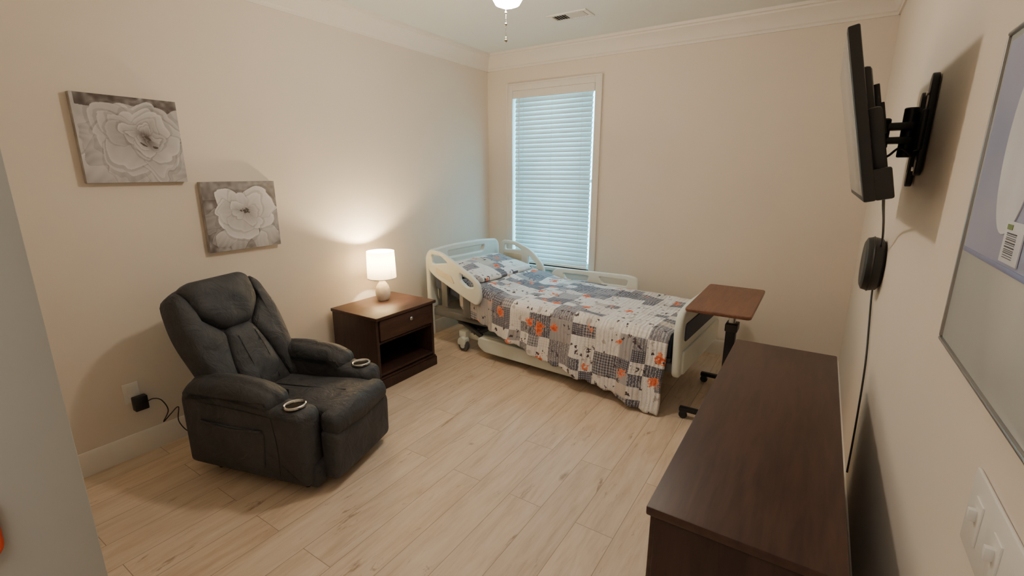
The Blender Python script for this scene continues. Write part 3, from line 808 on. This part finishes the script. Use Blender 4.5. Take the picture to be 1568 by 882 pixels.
# ------------------------------------------------------------------ dresser
dr = root('dresser', (0, 0, 0))
dx0, dx1, dy0, dy1, dh = -.262, .147, 1.0, 2.41, .76
boxes('top', [((dx0, dy0, dh - .025), (dx1, dy1, dh))], m_esp, dr, bev=.005)
boxes('carcass', [((dx0 + .02, dy0 + .012, .07), (dx1 - .005, dy1 - .012, dh - .025))], m_espx, dr, bev=.003)
boxes('plinth', [((dx0 + .012, dy0 + .008, 0), (dx1 - .003, dy1 - .008, .08))], m_espx, dr, bev=.004)
bx = []; kn = []
for c in range(2):
    for rr in range(3):
        y0 = dy0 + .03 + c * .68; z0 = .10 + rr * .21
        bx.append(((dx0 + .004, y0, z0), (dx0 + .024, y0 + .665, z0 + .20))); kn.append((y0 + .17, z0 + .1)); kn.append((y0 + .50, z0 + .1))
boxes('drawer_fronts', bx, m_esp, dr, bev=.005)
for i, (y, z) in enumerate(kn):
    lathe('knob_%d' % i, [(0, 0), (.006, 0), (.006, .012), (.014, .018), (.015, .024), (.01, .029), (0, .03)], m_knob, dr, T(dx0 + .004, y, z) @ RY(-PI / 2), 16)

# ------------------------------------------------------------------ television + mount
tv = root('television', (0, 0, 0))
ta = math.radians(12.5)
TVM = T(.060, 2.11, 1.705) @ RY(-PI / 2 - ta)
hx, wy_ = .245, .40
boxes('bezel', [((-hx, -wy_, -.018), (hx, wy_, .012))], m_black, tv, bev=.005, mx=TVM)
boxes('screen', [((-hx + .018, -wy_ + .012, .010), (hx - .012, wy_ - .012, .0135))], m_screen, tv, bev=.001, mx=TVM)
boxes('rear_housing', [((-hx + .0, -wy_ + .05, -.055), (.02, wy_ - .05, -.015)), ((-hx + .05, -.2, -.05), (.16, .2, -.015))], m_black, tv, bev=.012, mx=TVM)
boxes('speaker_box', [((-hx, -wy_ + .0, -.06), (-hx + .09, -wy_ + .14, -.015))], m_black, tv, bev=.006, mx=TVM)
boxes('vesa_plate', [((-.11, -.11, -.072), (.11, -.07, -.055)), ((-.11, .07, -.072), (.11, .11, -.055)), ((-.05, -.11, -.08), (.05, .11, -.068))], m_blackm, tv, bev=.003, mx=TVM)
wp = rpoly([(-.15, -.022), (.15, -.022), (.165, .0), (.15, .022), (-.15, .022), (-.165, 0)], .012, 4)
for k, (yy, zz) in enumerate(((2.11, 1.70), (2.27, 1.66))):
    panel('wall_rail_%d' % k, V2(wp), [[(c[0], c[1]) for c in rpoly([(-.11, -.007), (-.05, -.007), (-.05, .007), (-.11, .007)], .006, 3)]], .02, .004, m_blackm, tv, T(XR - .014, yy, zz) @ RY(-PI / 2))
boxes('wall_plate', [((XR - .034, 2.07, 1.62), (XR - .018, 2.31, 1.75))], m_blackm, tv, bev=.006)
cyl('pivot', (XR - .05, 2.185, 1.60), (XR - .05, 2.185, 1.765), .022, m_blackm, tv, 20, .003)
boxes('arm', [((.135, 2.13, 1.69), (XR - .04, 2.18, 1.715)), ((.135, 2.13, 1.645), (XR - .04, 2.18, 1.668))], m_blackm, tv, bev=.007)
cyl('arm_joint', (.14, 2.148, 1.63), (.14, 2.148, 1.73), .026, m_blackm, tv, 20, .004)
boxes('tilt_head', [((.112, 2.09, 1.655), (.15, 2.20, 1.705))], m_blackm, tv, bev=.006)
tube('mount_cable', [(.12, 2.0, 1.62), (.16, 2.06, 1.60), (.20, 2.12, 1.63), (.24, 2.15, 1.60)], .004, m_black, tv)
for k, z in enumerate((1.56, 1.80)):
    cyl('lag_bolt_%d' % k, (XR - .03, 2.11, z), (XR - .018, 2.11, z), .008, m_chrome, tv, 6)
ws = root('wall_speaker', (XR, 2.68, 1.14))
lathe('body', [(0, 0.001), (.10, .001), (.118, .014), (.124, .045), (.118, .068), (.10, .076), (.085, .074), (0, .074)], m_black, ws, RY(-PI / 2), 56)
lathe('rim_ring', [(.121, .038), (.127, .045), (.121, .052)], m_blackm, ws, RY(-PI / 2), 56)
cb = root('television_cable', (0, 0, 0))
tube('cable', [(.15, 1.80, 1.50), (.17, 1.95, 1.44), (.21, 2.3, 1.36), (.235, 2.5, 1.27), (.262, 2.83, 1.14), (.262, 2.80, .98), (.262, 2.68, .86), (.262, 2.53, .70), (.262, 2.46, .45), (.262, 2.44, .2)], .0042, m_black, cb)

# ------------------------------------------------------------------ whiteboard
wb = root('whiteboard', (XR, 0, 0))
wy0, wy1, wz0, wz1 = .42, 1.33, 1.20, 1.80
boxes('surface', [((-.010, wy0, wz0), (-.001, wy1, wz1))], m_board, wb, bev=.001)
f_ = .008
boxes('frame', [((-.015, wy0 - f_, wz0 - f_), (-.001, wy1 + f_, wz0)), ((-.015, wy0 - f_, wz1), (-.001, wy1 + f_, wz1 + f_)), ((-.015, wy0 - f_, wz0), (-.001, wy0, wz1)), ((-.015, wy1, wz0), (-.001, wy1 + f_, wz1))], m_alu, wb, bev=.003)
boxes('blue_sheet', [((-.013, .86, 1.395), (-.0105, 1.305, 1.785))], m_blue, wb, bev=.0005)
boxes('blue_sheet_edge', [((-.014, .86, 1.395), (-.0125, 1.305, 1.404))], m_bluedk, wb, bev=.0003)
el = [(1.09 + .085 * math.cos(a), 1.60 + .15 * math.sin(a)) for a in [2 * PI * k / 40 for k in range(40)]]
panel('printed_oval', el, [], .002, .0005, m_paper, wb, T(-.014, 0, 0) @ RZ(PI / 2) @ RX(PI / 2))
boxes('label', [((-.0155, .985, 1.41), (-.0135, 1.07, 1.475))], m_paper, wb, bev=.0003)
boxes('label_logo', [((-.0163, 1.035, 1.462), (-.0153, 1.06, 1.470))], m_inkgreen, wb, bev=0)
bars = []; zz = 1.418
while zz < 1.458:
    wdt = random.choice((.0008, .0012, .0018)); bars.append(((-.0163, 1.01, zz), (-.0153, 1.055, zz + wdt))); zz += wdt + random.choice((.0018, .0028))
boxes('label_barcode', bars, m_ink, wb, bev=0)

# light switch
sw = root('light_switch', (XR, 0, 0))
boxes('plate', [((-.007, .66, .965), (-.0005, .955, 1.095))], m_white, sw, bev=.003)
for k in range(3):
    yc = .90 - k * .09
    boxes('rocker_%d' % k, [((-.010, yc - .018, .995), (-.006, yc + .018, 1.065))], m_white, sw, bev=.002)
    boxes('toggle_%d' % k, [((-.020, yc - .005, 1.030), (-.009, yc + .005, 1.050))], m_white, sw, bev=.002)

# ------------------------------------------------------------------ ceiling vent
cv = root('ceiling_vent', (-1.76, 3.50, ZC))
boxes('frame', [((-.16, -.085, -.008), (.16, -.055, 0)), ((-.16, .055, -.008), (.16, .085, 0)), ((-.16, -.055, -.008), (-.13, .055, 0)), ((.13, -.055, -.008), (.16, .055, 0))], m_white, cv, bev=.003)
boxes('duct_dark', [((-.13, -.055, -.0015), (.13, .055, -.0005))], m_dark, cv, bev=0)
bm = bmesh.new()
for k in range(13):
    x = -.12 + k * .02
    vs = [bm.verts.new(c) for c in ((x, -.055, -.002), (x, .055, -.002), (x + (.012 if k < 6 else -.012), .055, -.010), (x + (.012 if k < 6 else -.012), -.055, -.010))]
    bm.faces.new(vs)
o = finish('louvers', bm, m_white, cv, smooth=False); o.modifiers.new('t', 'SOLIDIFY').thickness = .0015

# ------------------------------------------------------------------ ceiling fan
cf = root('ceiling_fan', (-1.395, 2.10, 0))
lathe('canopy', [(0, ZC), (.075, ZC), (.07, ZC - .035), (.03, ZC - .055), (0, ZC - .055)], m_white, cf)
cyl('downrod', (0, 0, ZC - .06), (0, 0, 2.60), .012, m_white, cf)
lathe('motor', [(0, 2.62), (.06, 2.62), (.115, 2.60), (.125, 2.56), (.115, 2.525), (.07, 2.505), (.06, 2.475), (0, 2.475)], m_white, cf)
lathe('light_fitter', [(0, 2.48), (.055, 2.475), (.06, 2.455), (.05, 2.445), (0, 2.445)], m_knob, cf)
lathe('glass_globe', [(.045, 2.446), (.062, 2.43), (.075, 2.395), (.073, 2.36), (.058, 2.335), (.03, 2.324), (0, 2.322)], m_globe, cf)
d0 = math.atan2(2.10, -1.395)
for k in range(5):
    a = d0 + math.radians(36 + 72 * k)
    bp = rpoly([(.16, -.05), (.30, -.066), (.57, -.06), (.60, -.03), (.60, .03), (.57, .06), (.30, .066), (.16, .05)], .03, 4)
    panel('blade_%d' % k, V2(bp), [], .008, .002, m_white, cf, T(0, 0, 2.565) @ RZ(a) @ RX(.2))
    boxes('blade_iron_%d' % k, [((.09, -.018, 2.552), (.22, .018, 2.560))], m_knob, cf, bev=.002, mx=RZ(a))
bm = bmesh.new()
for k in range(26):
    bmesh.ops.create_icosphere(bm, subdivisions=1, radius=.0028, matrix=T(-.01, 0, 2.325 - k * .0052))
for k, (z, rr) in enumerate(((2.188, .007), (2.178, .009), (2.25, .007), (2.30, .006))):
    bmesh.ops.create_icosphere(bm, subdivisions=2, radius=rr, matrix=T(-.01, 0, z))
finish('pull_chain', bm, m_knob, cf)

# ------------------------------------------------------------------ lights, world, camera
def light(name, ty, loc, e, col, **kw):
    l = bpy.data.lights.new(name, ty); l.energy = e; l.color = col
    for k, v in kw.items(): setattr(l, k, v)
    o = bpy.data.objects.new(name, l); o.location = loc; COL.objects.link(o); return o
light('lamp_bulb_light', 'POINT', (-2.845, 2.475, nh + .335), 42, (1.0, .80, .50), shadow_soft_size=.02)
h = light('unseen_fill', 'AREA', (-.4, -.7, 2.6), 15, (1.0, .95, .89), size=.7)  # fill lamp added out of view to brighten the room, no known fixture

wd = bpy.data.worlds.new('daylight'); S.world = wd; wd.use_nodes = True
bg = wd.node_tree.nodes['Background']; bg.inputs[0].default_value = (.20, .66, .92, 1); bg.inputs[1].default_value = 15.0

cam = bpy.data.cameras.new('camera'); co = bpy.data.objects.new('camera', cam); COL.objects.link(co)
co.location = (0, 0, 1.55); co.rotation_euler = (math.radians(90 - 13.9), 0, math.radians(33.1))
cam.sensor_width = 36; cam.lens = 36 * 717 / 1568; cam.clip_start = .02
S.camera = co
